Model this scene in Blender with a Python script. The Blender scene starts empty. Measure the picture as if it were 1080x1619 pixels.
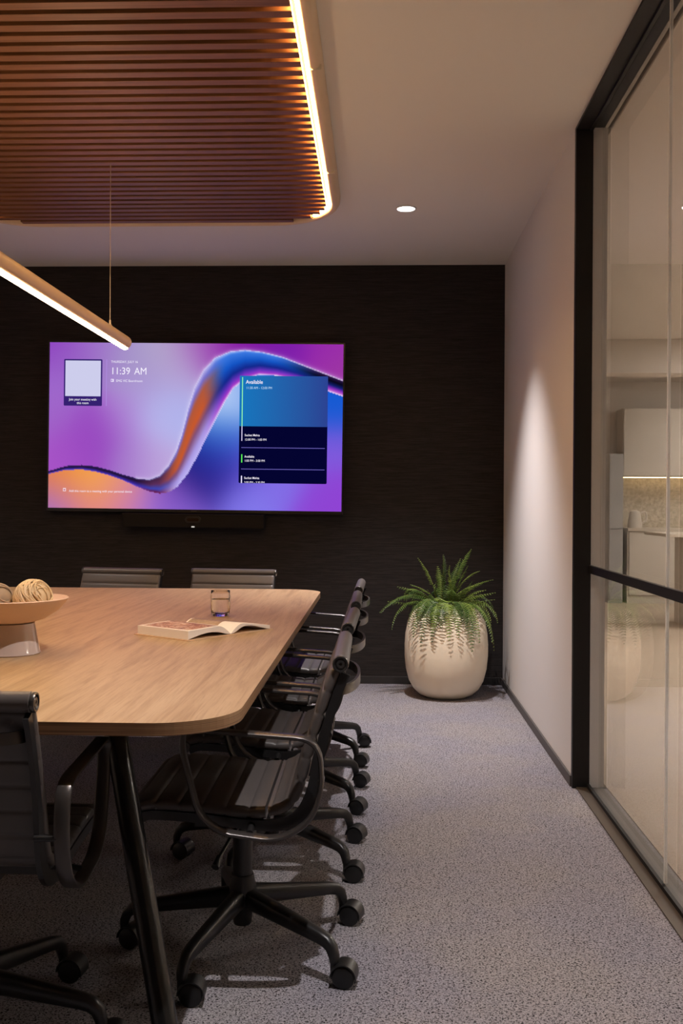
import bpy, bmesh, math, random
import numpy as np
from mathutils import Vector, Matrix

random.seed(7)
SC = bpy.context.scene
COL = SC.collection
PI = math.pi
R = math.radians

# ------------------------------------------------------------------ camera
F_PX = 1600.0
cam_d = bpy.data.cameras.new('camera')
cam_d.sensor_fit = 'VERTICAL'
cam_d.sensor_height = 36.0
cam_d.lens = F_PX * 36.0 / 1619.0
cam_d.clip_start = 0.05
cam = bpy.data.objects.new('camera', cam_d)
COL.objects.link(cam)
yaw, pitch, roll = math.atan(60 / F_PX), math.atan(-11.5 / F_PX), R(0.28)
fwd = Vector((-math.sin(yaw) * math.cos(pitch), math.cos(yaw) * math.cos(pitch), math.sin(pitch)))
rgt = Vector((math.cos(yaw), math.sin(yaw), 0))
upv = rgt.cross(fwd)
r2 = rgt * math.cos(roll) + upv * math.sin(roll)
u2 = upv * math.cos(roll) - rgt * math.sin(roll)
m = Matrix((r2, u2, -fwd)).transposed().to_4x4()
m.translation = (0, 0, 1.17)
cam.matrix_world = m
SC.camera = cam

# ------------------------------------------------------------------ world, exposure, light levels
wd = bpy.data.worlds.new('world'); SC.world = wd; wd.use_nodes = True
wd.node_tree.nodes['Background'].inputs[0].default_value = (1.0, 0.85, 0.7, 1)
wd.node_tree.nodes['Background'].inputs[1].default_value = 0.01
vs = SC.view_settings
vs.view_transform = 'Standard'; vs.look = 'None'; vs.exposure = 0.0; vs.gamma = 1.0
vs.use_curve_mapping = False
SC.cycles.use_denoising = True
SC.cycles.max_bounces = 10
SC.cycles.transparent_max_bounces = 16
SC.cycles.caustics_reflective = False
SC.cycles.caustics_refractive = False
SC.cycles.sample_clamp_indirect = 6.0

DOWN_W = 190.0                       # each ceiling downlight
DOWN_COL = (1.0, 0.94, 0.94)
PENDANT_E = 62.0                     # linear pendant
WARM = (1.0, 0.66, 0.36)
ADDED_UP_E = 55.0                     # slot added on top of the pendant to brighten ceiling and slats
LED_E = 130.0                         # cove strip round the slatted panel
LED_COL = (1.0, 0.58, 0.22)
CORR_E = 27.0                         # unseen lamps added to brighten the lobby beyond the glass
CORR_COL = (1.0, 0.93, 0.86)
SPLASH_E = 8.0

# ------------------------------------------------------------------ materials
def srgb(r, g, b):
    f = lambda c: (c / 255 / 12.92) if c / 255 <= 0.04045 else ((c / 255 + 0.055) / 1.055) ** 2.4
    return (f(r), f(g), f(b), 1.0)

def mat(name, col, rough=0.5, metal=0.0, spec=0.5, coat=0.0):
    M = bpy.data.materials.new(name); M.use_nodes = True
    b = M.node_tree.nodes['Principled BSDF']
    b.inputs['Base Color'].default_value = col if len(col) == 4 else (*col, 1)
    b.inputs['Roughness'].default_value = rough
    b.inputs['Metallic'].default_value = metal
    b.inputs['Specular IOR Level'].default_value = spec
    b.inputs['Coat Weight'].default_value = coat
    return M

def emis(name, col, s):
    M = bpy.data.materials.new(name); M.use_nodes = True
    nt = M.node_tree; nt.nodes.clear()
    e = nt.nodes.new('ShaderNodeEmission'); o = nt.nodes.new('ShaderNodeOutputMaterial')
    e.inputs[0].default_value = col if len(col) == 4 else (*col, 1); e.inputs[1].default_value = s
    nt.links.new(e.outputs[0], o.inputs[0])
    return M

class NT:
    """small node helper around a principled material"""
    def __init__(s, M):
        s.M = M; s.nt = M.node_tree; s.b = s.nt.nodes['Principled BSDF']
    def n(s, t, **kw):
        x = s.nt.nodes.new(t)
        for k, v in kw.items(): setattr(x, k, v)
        return x
    def l(s, a, b): s.nt.links.new(a, b)
    def coords(s, scale=(1, 1, 1), rot=(0, 0, 0), kind='Object'):
        tc = s.n('ShaderNodeTexCoord'); mp = s.n('ShaderNodeMapping')
        mp.inputs['Scale'].default_value = scale; mp.inputs['Rotation'].default_value = rot
        s.l(tc.outputs[kind], mp.inputs[0]); return mp.outputs[0]
    def noise(s, vec, scale, detail=3, rough=0.5, dist=0.0):
        x = s.n('ShaderNodeTexNoise'); s.l(vec, x.inputs['Vector'])
        x.inputs['Scale'].default_value = scale; x.inputs['Detail'].default_value = detail
        x.inputs['Roughness'].default_value = rough; x.inputs['Distortion'].default_value = dist
        return x.outputs['Fac']
    def ramp(s, fac, stops):
        x = s.n('ShaderNodeValToRGB'); s.l(fac, x.inputs[0])
        els = x.color_ramp.elements
        while len(els) < len(stops): els.new(0.5)
        for e, (p, c) in zip(els, stops):
            e.position = p; e.color = c
        return x.outputs[0]
    def mix(s, a, b, fac, mode='MIX'):
        x = s.n('ShaderNodeMix', data_type='RGBA', blend_type=mode)
        if isinstance(fac, (int, float)): x.inputs[0].default_value = fac
        else: s.l(fac, x.inputs[0])
        for i, v in ((6, a), (7, b)):
            if isinstance(v, tuple): x.inputs[i].default_value = v
            else: s.l(v, x.inputs[i])
        return x.outputs[2]
    def bump(s, h, strength=0.2, dist=0.01):
        x = s.n('ShaderNodeBump'); x.inputs['Strength'].default_value = strength
        x.inputs['Distance'].default_value = dist
        s.l(h, x.inputs['Height']); s.l(x.outputs[0], s.b.inputs['Normal'])
    def base(s, c): s.l(c, s.b.inputs['Base Color'])

M = {}
M['white'] = mat('wall_paint', (0.66, 0.63, 0.615, 1), 0.75)
x = NT(M['white']); x.bump(x.noise(x.coords(), 180, 2), 0.04, 0.002)
M['ceil'] = mat('ceiling_paint', (0.80, 0.76, 0.71, 1), 0.85)

M['dark'] = mat('charcoal_wallcovering', (0.03, 0.025, 0.024, 1), 0.8, spec=0.25)
x = NT(M['dark'])
st = x.noise(x.coords((2.2, 2.2, 60)), 3.0, 6, 0.65, 0.3)
fl = x.noise(x.coords((9, 9, 130)), 1.6, 4, 0.7)
c = x.ramp(st, [(0.3, (0.013, 0.0108, 0.0104, 1)), (0.55, (0.027, 0.0225, 0.0215, 1)), (0.75, (0.041, 0.035, 0.033, 1))])
f2 = x.ramp(fl, [(0.30, (0.3, 0.3, 0.3, 1)), (0.42, (1, 1, 1, 1))])
x.base(x.mix(c, f2, 0.75, 'MULTIPLY')); x.bump(st, 0.25, 0.004)

M['carpet'] = mat('carpet', (0.3, 0.28, 0.28, 1), 0.95, spec=0.1)
x = NT(M['carpet'])
co = x.coords()
n1 = x.noise(co, 205, 3, 0.6, 0.8)
n2 = x.noise(x.coords((1, 1, 1)), 420, 2, 0.5)
n3 = x.noise(co, 2.2, 3, 0.5)
c = x.ramp(n1, [(0.40, (0.016, 0.014, 0.014, 1)), (0.47, (0.305, 0.288, 0.305, 1)), (0.62, (0.425, 0.40, 0.42, 1))])
c = x.mix(c, x.ramp(n2, [(0.3, (0.5, 0.5, 0.5, 1)), (0.6, (1, 1, 1, 1))]), 0.6, 'MULTIPLY')
c = x.mix(c, x.ramp(n3, [(0.4, (0.92, 0.92, 0.98, 1)), (0.6, (1, 0.98, 0.95, 1))]), 1.0, 'MULTIPLY')
x.base(c); x.bump(n1, 0.6, 0.006)

M['oak'] = mat('oak_veneer', (0.6, 0.38, 0.2, 1), 0.42, spec=0.3)
x = NT(M['oak'])
g1 = x.noise(x.coords((9, 0.55, 1)), 3.0, 6, 0.62, 0.9)
g2 = x.noise(x.coords((70, 2.2, 1)), 3.5, 4, 0.65, 0.3)
c = x.ramp(g1, [(0.30, (0.30, 0.185, 0.088, 1)), (0.5, (0.405, 0.268, 0.138, 1)), (0.7, (0.465, 0.322, 0.178, 1))])
c = x.mix(c, x.ramp(g2, [(0.32, (0.72, 0.66, 0.60, 1)), (0.52, (1, 1, 1, 1))]), 0.7, 'MULTIPLY')
x.base(c); x.bump(g2, 0.05, 0.002)

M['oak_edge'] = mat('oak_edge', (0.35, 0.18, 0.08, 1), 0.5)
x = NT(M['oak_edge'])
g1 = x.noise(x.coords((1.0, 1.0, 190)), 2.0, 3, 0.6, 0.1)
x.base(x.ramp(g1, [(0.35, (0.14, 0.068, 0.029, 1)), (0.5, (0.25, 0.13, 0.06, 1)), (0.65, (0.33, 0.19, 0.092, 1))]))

M['walnut'] = mat('walnut_slat', (0.2, 0.08, 0.04, 1), 0.45)
x = NT(M['walnut'])
g1 = x.noise(x.coords((1.2, 40, 40)), 2.5, 5, 0.6, 0.3)
x.base(x.ramp(g1, [(0.3, (0.15, 0.062, 0.023, 1)), (0.55, (0.22, 0.094, 0.036, 1)), (0.75, (0.275, 0.125, 0.052, 1))]))
M['panel_back'] = mat('panel_backing', (0.12, 0.05, 0.025, 1), 0.8)
M['lip'] = mat('panel_lip', (0.74, 0.56, 0.38, 1), 0.45)
M['seam'] = mat('lip_seam', (0.85, 0.75, 0.6, 1), 0.4)

M['leather'] = mat('black_leather', (0.080, 0.069, 0.065, 1), 0.42, spec=0.5)
x = NT(M['leather']); x.bump(x.noise(x.coords(), 380, 2), 0.08, 0.001)
M['blackmetal'] = mat('black_aluminium', (0.013, 0.012, 0.012, 1), 0.36, metal=0.0, spec=0.5)
M['armmetal'] = mat('black_arm', (0.060, 0.052, 0.048, 1), 0.30, metal=0.4, spec=0.7)
M['plastic'] = mat('black_plastic', (0.010, 0.0095, 0.0095, 1), 0.38)
M['capring'] = mat('cap_steel', (0.10, 0.095, 0.09, 1), 0.3, metal=0.8)
M['blacksteel'] = mat('black_steel_tube', (0.009, 0.009, 0.009, 1), 0.25, spec=0.5)
M['frame'] = mat('black_frame', (0.009, 0.008, 0.008, 1), 0.5, spec=0.3)
M['track'] = mat('bronze_track', (0.085, 0.066, 0.05, 1), 0.45, metal=0.3)
M['base'] = mat('dark_skirting', (0.022, 0.020, 0.020, 1), 0.6)
M['pot'] = mat('cream_pot', (0.88, 0.77, 0.59, 1), 0.42)
x = NT(M['pot']); x.bump(x.noise(x.coords(), 14, 3), 0.05, 0.01)
M['soil'] = mat('soil', (0.02, 0.014, 0.01, 1), 0.95)
M['frond'] = mat('fern_green', (0.10, 0.20, 0.03, 1), 0.5)
x = NT(M['frond'])
oi = x.n('ShaderNodeObjectInfo')
c = x.ramp(oi.outputs['Random'], [(0.0, (0.030, 0.068, 0.010, 1)), (0.5, (0.080, 0.140, 0.018, 1)), (1.0, (0.185, 0.255, 0.036, 1))])
x.base(c)
x.b.inputs['Subsurface Weight'].default_value = 0.0
M['stem'] = mat('fern_stem', (0.14, 0.16, 0.04, 1), 0.6)
M['bowl'] = mat('bowl_matt', (0.70, 0.50, 0.38, 1), 0.55)
M['pedestal'] = mat('bowl_glaze', (0.55, 0.43, 0.37, 1), 0.12, coat=0.6)
M['rattan'] = mat('straw', (0.66, 0.50, 0.29, 1), 0.5)
M['rattan2'] = mat('grey_straw', (0.33, 0.25, 0.17, 1), 0.7)
M['paper'] = mat('paper', (0.86, 0.79, 0.70, 1), 0.7)
M['cover'] = mat('book_cover', (0.62, 0.42, 0.25, 1), 0.6)
M['bezel'] = mat('tv_bezel', (0.012, 0.011, 0.011, 1), 0.3)
M['fabric'] = mat('bar_fabric', (0.013, 0.011, 0.010, 1), 0.8, spec=0.2)
M['lens'] = mat('lens_glass', (0.03, 0.016, 0.01, 1), 0.12)
M['led_white'] = emis('indicator', (1, 0.95, 0.85), 0.7)
M['champ'] = mat('champagne_metal', (0.66, 0.48, 0.34, 1), 0.45, metal=0.0)
M['cable'] = mat('steel_cable', (0.55, 0.47, 0.38, 1), 0.35, metal=0.4)
M['trimwhite'] = mat('white_trim', (0.8, 0.78, 0.75, 1), 0.5)
M['em_pend'] = emis('pendant_light', WARM, PENDANT_E)
M['em_up'] = emis('added_uplight_glow', WARM, ADDED_UP_E)
M['em_led'] = emis('cove_led', LED_COL, LED_E)
M['em_down'] = emis('downlight_lens', (1, 0.95, 0.9), 14.0)
M['em_corr'] = emis('added_lobby_lamp', CORR_COL, CORR_E)
M['em_splash'] = emis('cabinet_led', (1.0, 0.72, 0.38), SPLASH_E)
M['reveal'] = mat('grey_reveal', (0.85, 0.83, 0.85, 1), 0.6)
M['joint'] = mat('glass_joint', (0.92, 0.90, 0.88, 1), 0.3)
_n = M['joint'].node_tree; _t = _n.nodes.new('ShaderNodeBsdfTranslucent'); _m = _n.nodes.new('ShaderNodeMixShader'); _t.inputs[0].default_value = (0.95, 0.93, 0.9, 1)
_m.inputs[0].default_value = 0.5; _n.links.new(_n.nodes['Principled BSDF'].outputs[0], _m.inputs[1]); _n.links.new(_t.outputs[0], _m.inputs[2]); _n.links.new(_m.outputs[0], _n.nodes['Material Output'].inputs[0])
M['sill'] = mat('grey_sill', (0.16, 0.15, 0.145, 1), 0.5)
M['base2'] = mat('grey_skirting', (0.072, 0.064, 0.062, 1), 0.6)
M['corr_wall'] = mat('lobby_plaster', (0.68, 0.62, 0.57, 1), 0.8)
M['corr_floor'] = mat('lobby_floor', (0.50, 0.40, 0.31, 1), 0.6)
M['cab'] = mat('taupe_cabinet', (0.62, 0.56, 0.50, 1), 0.55)
M['cab2'] = mat('grey_cabinet', (0.42, 0.41, 0.41, 1), 0.55)
M['stone'] = mat('terrazzo', (0.55, 0.49, 0.40, 1), 0.5)
x = NT(M['stone']); x.base(x.ramp(x.noise(x.coords(), 30, 3, 0.7), [(0.35, (0.42, 0.36, 0.28, 1)), (0.6, (0.62, 0.55, 0.45, 1))]))
M['counter'] = mat('pale_worktop', (0.62, 0.55, 0.47, 1), 0.4)

def make_glass(name='partition_glass', ior=1.65, tint=(0.97, 0.97, 0.96, 1)):
    G = bpy.data.materials.new(name); G.use_nodes = True
    nt = G.node_tree; nt.nodes.clear()
    o = nt.nodes.new('ShaderNodeOutputMaterial'); mx = nt.nodes.new('ShaderNodeMixShader')
    tr = nt.nodes.new('ShaderNodeBsdfTransparent'); gl = nt.nodes.new('ShaderNodeBsdfGlossy')
    tr.inputs[0].default_value = tint; gl.inputs['Roughness'].default_value = 0.0
    fr = nt.nodes.new('ShaderNodeFresnel'); fr.inputs[0].default_value = ior
    ge = nt.nodes.new('ShaderNodeNewGeometry')
    inv = nt.nodes.new('ShaderNodeMath'); inv.operation = 'SUBTRACT'; inv.inputs[0].default_value = 1.0
    mu = nt.nodes.new('ShaderNodeMath'); mu.operation = 'MULTIPLY'
    nt.links.new(ge.outputs['Backfacing'], inv.inputs[1])
    nt.links.new(fr.outputs[0], mu.inputs[0]); nt.links.new(inv.outputs[0], mu.inputs[1])
    nt.links.new(mu.outputs[0], mx.inputs[0]); nt.links.new(tr.outputs[0], mx.inputs[1]); nt.links.new(gl.outputs[0], mx.inputs[2])
    nt.links.new(mx.outputs[0], o.inputs[0])
    return G
M['glass'] = make_glass()
def refr(name, ior, col):
    G = bpy.data.materials.new(name); G.use_nodes = True
    b = G.node_tree.nodes['Principled BSDF']
    b.inputs['Base Color'].default_value = col; b.inputs['Transmission Weight'].default_value = 1.0
    b.inputs['Roughness'].default_value = 0.0; b.inputs['IOR'].default_value = ior
    return G
M['tumbler'] = refr('clear_glass', 1.38, (1, 1, 1, 1))
M['water'] = refr('water', 1.25, (1, 1, 1, 1))

# ------------------------------------------------------------------ mesh builder
class MB:
    def __init__(s): s.v = []; s.f = []; s.mi = []
    def add(s, vs, fs, mi=0):
        o = len(s.v); s.v += [tuple(p) for p in vs]
        for f in fs: s.f.append([i + o for i in f]); s.mi.append(mi)
        return s
    def box(s, a, b, mi=0):
        x0, y0, z0 = a; x1, y1, z1 = b
        vs = [(x0, y0, z0), (x1, y0, z0), (x1, y1, z0), (x0, y1, z0), (x0, y0, z1), (x1, y0, z1), (x1, y1, z1), (x0, y1, z1)]
        return s.add(vs, [(0, 3, 2, 1), (4, 5, 6, 7), (0, 1, 5, 4), (1, 2, 6, 5), (2, 3, 7, 6), (3, 0, 4, 7)], mi)
    def loft(s, rings, closed=True, caps=True, mi=0, loop=False):
        n = len(rings[0]); o = len(s.v)
        for r in rings: s.v += [tuple(p) for p in r]
        m = len(rings); k = n if closed else n - 1
        for i in range(m if loop else m - 1):
            a = o + i * n; b = o + ((i + 1) % m) * n
            for j in range(k):
                j2 = (j + 1) % n
                s.f.append([a + j, a + j2, b + j2, b + j]); s.mi.append(mi)
        if caps and closed and not loop:
            s.f.append([o + j for j in range(n)][::-1]); s.mi.append(mi)
            s.f.append([o + (m - 1) * n + j for j in range(n)]); s.mi.append(mi)
        return s
    def tube(s, pts, r, seg=12, mi=0, loop=False, sec=None, upref=None, caps=True):
        """sweep a circle (or section sec in (a,b), a across up-plane) along pts"""
        P = [Vector(p) for p in pts]; n = len(P); rings = []
        up = None
        for i in range(n):
            if loop: t = (P[(i + 1) % n] - P[i - 1])
            else: t = P[min(i + 1, n - 1)] - P[max(i - 1, 0)]
            t.normalize()
            if upref is not None: u = Vector(upref)
            elif up is None:
                u = Vector((0, 0, 1)) if abs(t.z) < 0.9 else Vector((0, 1, 0))
            else: u = up
            sd = t.cross(u); sd.normalize(); u = sd.cross(t); u.normalize(); up = u
            rr = r[i] if isinstance(r, (list, tuple)) else r
            if sec is None:
                rings.append([P[i] + (sd * math.cos(2 * PI * k / seg) + u * math.sin(2 * PI * k / seg)) * rr for k in range(seg)])
            else:
                rings.append([P[i] + sd * a * rr + u * b * rr for a, b in sec])
        return s.loft(rings, True, caps, mi, loop)
    def lathe(s, prof, seg=48, c=(0, 0, 0), mi=0, axis='z'):
        rings = []
        for r, h in prof:
            ring = []
            for k in range(seg):
                a = 2 * PI * k / seg
                if axis == 'z': ring.append((c[0] + r * math.cos(a), c[1] + r * math.sin(a), c[2] + h))
                elif axis == 'y': ring.append((c[0] + r * math.sin(a), c[1] + h, c[2] + r * math.cos(a)))
                else: ring.append((c[0] + h, c[1] + r * math.cos(a), c[2] + r * math.sin(a)))
            rings.append(ring)
        return s.loft(rings, True, True, mi)
    def prism(s, poly, z0, z1, mi=0, side_mi=None):
        n = len(poly); o = len(s.v)
        s.v += [(p[0], p[1], z0) for p in poly] + [(p[0], p[1], z1) for p in poly]
        s.f.append([o + i for i in range(n)][::-1]); s.mi.append(mi)
        s.f.append([o + n + i for i in range(n)]); s.mi.append(mi)
        for i in range(n):
            j = (i + 1) % n
            s.f.append([o + i, o + j, o + n + j, o + n + i]); s.mi.append(mi if side_mi is None else side_mi)
        return s
    def mesh(s, name, mats, smooth=None):
        me = bpy.data.meshes.new(name); me.from_pydata(s.v, [], s.f)
        for mm in (mats if isinstance(mats, (list, tuple)) else [mats]): me.materials.append(mm)
        me.polygons.foreach_set('material_index', s.mi)
        bm = bmesh.new(); bm.from_mesh(me)
        bmesh.ops.recalc_face_normals(bm, faces=bm.faces)
        bm.to_mesh(me); bm.free()
        if smooth is not None:
            me.polygons.foreach_set('use_smooth', [True] * len(me.polygons))
            me.set_sharp_from_angle(angle=R(smooth))
        me.update()
        return me

def link(name, me, parent=None, loc=None, rot=None):
    o = bpy.data.objects.new(name, me); COL.objects.link(o)
    if parent is not None: o.parent = parent
    if loc is not None: o.location = loc
    if rot is not None: o.rotation_euler = rot
    return o
def obj(name, mb, mats, parent=None, smooth=None, bevel=0, loc=None, rot=None):
    o = link(name, mb.mesh(name, mats, smooth), parent, loc, rot)
    if bevel:
        bv = o.modifiers.new('bevel', 'BEVEL'); bv.width = bevel; bv.segments = 2; bv.limit_method = 'ANGLE'; bv.angle_limit = R(40)
    return o
def tag(o, label, cat, group=None):
    o['label'] = label; o['category'] = cat
    if group: o['group'] = group
    return o
def thing(name, label, cat, loc=(0, 0, 0), rz=0, group=None):
    o = link(name, None, None, loc, (0, 0, rz)); return tag(o, label, cat, group)
def struct(o, label=None):
    o['kind'] = 'structure'
    if label: o['label'] = label
    return o

def rrect(x0, x1, y0, y1, r, n=10):
    pts = []
    for cx, cy, a0 in ((x1 - r, y1 - r, 0), (x0 + r, y1 - r, 90), (x0 + r, y0 + r, 180), (x1 - r, y0 + r, 270)):
        for k in range(n + 1):
            a = R(a0 + 90 * k / n); pts.append((cx + r * math.cos(a), cy + r * math.sin(a)))
    return pts
def smooth_poly(pts, r, n=6, closed=True):
    """round the corners of a polyline (any dimension)"""
    P = [Vector(p) for p in pts]; out = []; N = len(P)
    for i in range(N):
        if not closed and i in (0, N - 1): out.append(P[i]); continue
        a = P[i - 1] - P[i]; b = P[(i + 1) % N] - P[i]
        rr = min(r, a.length * 0.48, b.length * 0.48)
        p0 = P[i] + a.normalized() * rr; p1 = P[i] + b.normalized() * rr
        for k in range(n + 1):
            t = k / n; out.append(p0 * (1 - t) ** 2 + P[i] * 2 * t * (1 - t) + p1 * t * t)
    return out
def catmull(pts, n=8):
    P = [Vector(p) for p in pts]; out = []
    for i in range(len(P) - 1):
        p0 = P[i - 1] if i else P[0] * 2 - P[1]; p1 = P[i]; p2 = P[i + 1]
        p3 = P[i + 2] if i + 2 < len(P) else P[-1] * 2 - P[-2]
        for k in range(n):
            t = k / n
            out.append(0.5 * ((2 * p1) + (p2 - p0) * t + (2 * p0 - 5 * p1 + 4 * p2 - p3) * t * t + (3 * p1 - p0 - 3 * p2 + p3) * t ** 3))
    out.append(P[-1]); return out

# ------------------------------------------------------------------ the room
H = 2.735; XR = 0.808; YB = 6.623; XL = -3.23; YF = -1.3; YCOR = 12.9; XCOR = 5.2; GY1 = 4.24
struct(obj('floor', MB().box((XL, YF, -0.06), (XR + 0.012, YB, 0)), M['carpet']))
struct(obj('ceiling', MB().box((XL, YF, H), (XR + 0.13, YB, H + 0.08)), M['ceil']))
struct(obj('wall_back', MB().box((XL, YB, -0.06), (XR + 0.13, YB + 0.10, H + 0.08)), M['dark']))
struct(obj('wall_left', MB().box((XL - 0.1, YF, -0.06), (XL, YB, H + 0.08)), M['white']))
struct(obj('wall_front', MB().box((XL - 0.1, YF - 0.1, -0.06), (XR + 0.13, YF, H + 0.08)), M['dark']))
struct(obj('wall_right', MB().box((XR, GY1, -0.06), (XR + 0.13, YB, H)), M['white']))
struct(obj('baseboard_back', MB().box((XL, YB - 0.010, 0), (XR - 0.002, YB, 0.049)), M['base'], bevel=0.002))
struct(obj('baseboard_right', MB().box((XR - 0.010, GY1 + 0.004, 0), (XR, YB - 0.011, 0.046)), M['base2'], bevel=0.002))

# glazed partition: frame, rail and two leaves of glass in each bay
part = link('window_1', None, None, (0, 0, 0)); struct(part, 'double glazed partition in a black frame along the corridor side')
fr = MB()
fr.box((XR - 0.002, GY1 - 0.022, 0), (XR + 0.066, GY1, H))                 # jamb
fr.box((XR - 0.004, GY1 - 0.024, 0), (XR + 0.004, GY1 + 0.006, H))         # jamb nosing
fr.box((XR - 0.004, YF, H - 0.012), (XR + 0.064, GY1 - 0.022, H))          # head track
fr.box((XR + 0.052, YF, H - 0.020), (XR + 0.064, GY1 - 0.022, H))
fr.box((XR + 0.064, YF, H - 0.006), (XR + 0.112, GY1 - 0.022, H))
fr.box((XR + 0.054, YF, 0), (XR + 0.066, GY1 - 0.022, 0.020))              # glazing beads
obj('window_frame', fr, M['frame'], part)
obj('reveal', MB().box((XR + 0.0665, GY1 - 0.020, 0), (XR + 0.112, GY1, H)), M['reveal'], part)
tk = MB(); tk.box((XR + 0.012, YF, -0.02), (XR + 0.054, GY1 - 0.024, 0.006)); 
obj('sill_strip', MB().box((XR + 0.066, YF, -0.02), (XR + 0.136, GY1 - 0.022, 0.004)), M['sill'], part)
obj('floor_track', tk, M['track'], part)
obj('mid_rail', MB().box((XR + 0.056, YF, 0.893), (XR + 0.070, GY1 - 0.022, 0.925)), M['frame'], part)
YS = 3.116
for (a, b) in ((YS + 0.004, GY1 - 0.022), (1.35, YS - 0.004), (YF, 1.342)):
    for gx in (XR + 0.066, XR + 0.104):
        obj('glass_pane', MB().box((gx, a, 0.004), (gx + 0.010, b, H - 0.002)), M['glass'], part)
obj('glass_joint', MB().box((XR + 0.0655, YS - 0.004, 0.02), (XR + 0.0745, YS + 0.004, H - 0.02)), M['joint'], part)

# lobby and kitchenette beyond the glass
struct(obj('floor_lobby', MB().box((XR + 0.144, YF, -0.06), (XCOR, YCOR, -0.001)), M['corr_floor']))
struct(obj('ceiling_lobby', MB().box((XR + 0.15, YF, H + 0.001), (XCOR, YCOR, H + 0.08)), M['corr_wall']))
struct(obj('wall_lobby_far', MB().box((XR + 0.13, YCOR, -0.06), (XCOR + 0.1, YCOR + 0.1, H + 0.08)), M['corr_wall']))
struct(obj('wall_lobby_side', MB().box((XCOR, YF, -0.06), (XCOR + 0.1, YCOR, H + 0.08)), M['corr_wall']))
struct(obj('wall_lobby_near', MB().box((XR + 0.13, YF - 0.1, -0.06), (XCOR + 0.1, YF, H + 0.08)), M['corr_wall']))
struct(obj('wall_lobby_inner', MB().box((XR + 0.02, YB + 0.1, -0.06), (XR + 0.13, YCOR, H + 0.08)), M['corr_wall']))
struct(obj('beam_lobby', MB().box((XR + 0.132, 9.6, 2.42), (XCOR, 9.9, H)), M['corr_wall']))
KY = YCOR
struct(obj('trim_splashback', MB().box((2.98, KY - 0.02, 0.90), (XCOR - 0.01, KY, 1.56)), M['stone']))
kc = thing('kitchen_counter', 'long pale kitchenette counter seen through the glass', 'counter', (2.98, KY - 0.03, 0))
obj('worktop', MB().box((0, -0.62, 0.87), (XCOR - 2.99, 0, 0.905)), M['counter'], kc)
obj('cabinet_base', MB().box((0.0, -0.58, 0.0), (XCOR - 2.99, 0, 0.87)), M['cab'], kc)
for k in range(3):
    obj('cabinet_door', MB().box((0.02 + k * 0.72, -0.60, 0.10), (0.02 + k * 0.72 + 0.70, -0.581, 0.86)), M['cab'], kc, bevel=0.002)
oc = thing('overhead_cabinet', 'taupe wall cabinets above the lit splashback beyond the glass', 'cabinet', (2.98, KY - 0.025, 1.535))
obj('carcass', MB().box((0, -0.33, 0), (XCOR - 2.99, 0, 0.835)), M['cab'], oc)
for k in range(3):
    obj('door', MB().box((0.01 + k * 0.735, -0.35, 0.005), (0.01 + k * 0.735 + 0.725, -0.331, 0.83)), M['cab'], oc, bevel=0.002)
obj('light_strip', MB().box((0.02, -0.10, -0.012), (XCOR - 3.02, -0.07, -0.001)), M['em_splash'], oc)
tc = thing('tall_cabinet', 'tall narrow grey cabinet at the end of the kitchenette', 'cabinet', (2.76, KY - 0.6, 0))
obj('carcass', MB().box((0, 0, 0), (0.17, 0.58, 1.80)), M['cab2'], tc)
obj('door', MB().box((0.004, -0.02, 0.9), (0.166, -0.001, 1.79)), M['cab2'], tc, bevel=0.002)
obj('door', MB().box((0.004, -0.02, 0.05), (0.166, -0.001, 0.89)), M['cab2'], tc, bevel=0.002)
jg = thing('kettle', 'small pale kettle on the kitchenette counter behind glass', 'kettle', (3.12, KY - 0.40, 0.905))
obj('body', MB().lathe([(0.001, 0), (0.085, 0), (0.088, 0.02), (0.07, 0.17), (0.06, 0.2), (0.02, 0.215), (0.001, 0.216)], 24), M['cab'], jg, 40)
obj('handle', MB().tube(catmull([(0.07, 0, 0.18), (0.13, 0, 0.19), (0.14, 0, 0.10), (0.08, 0, 0.05)]), 0.012, 8), M['cab'], jg, 40)
isl = thing('kitchen_island', 'kitchenette island bench with thin pale top beyond the glass', 'island', (3.0, 10.0, 0))
obj('benchtop', MB().box((-0.28, -0.4, 0.88), (1.7, 0.5, 0.91)), M['counter'], isl, bevel=0.004)
obj('plinth', MB().box((0.0, -0.3, 0), (1.6, 0.4, 0.88)), M['cab'], isl)
for (lx, ly) in ((4.2, 3.0), (2.75, 5.6), (3.4, 7.2), (3.9, 8.8), (4.7, 9.6), (4.5, 11.2)):  # unseen lamps, added so the lobby and reveal come out brighter
    cl = thing('added_lobby_light', 'square ceiling light added out of view to brighten the lobby past the glass', 'ceiling light', (lx, ly, H), 0, 'added lobby lights')
    obj('light_frame', MB().box((-0.42, -0.42, -0.02), (0.42, -0.38, 0)).box((-0.42, 0.38, -0.02), (0.42, 0.42, 0)).box((-0.42, -0.38, -0.02), (-0.38, 0.38, 0)).box((0.38, -0.38, -0.02), (0.42, 0.38, 0)), M['trimwhite'], cl)
    obj('diffuser', MB().box((-0.38, -0.38, -0.015), (0.38, 0.38, -0.001)), M['em_corr'], cl)

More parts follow.
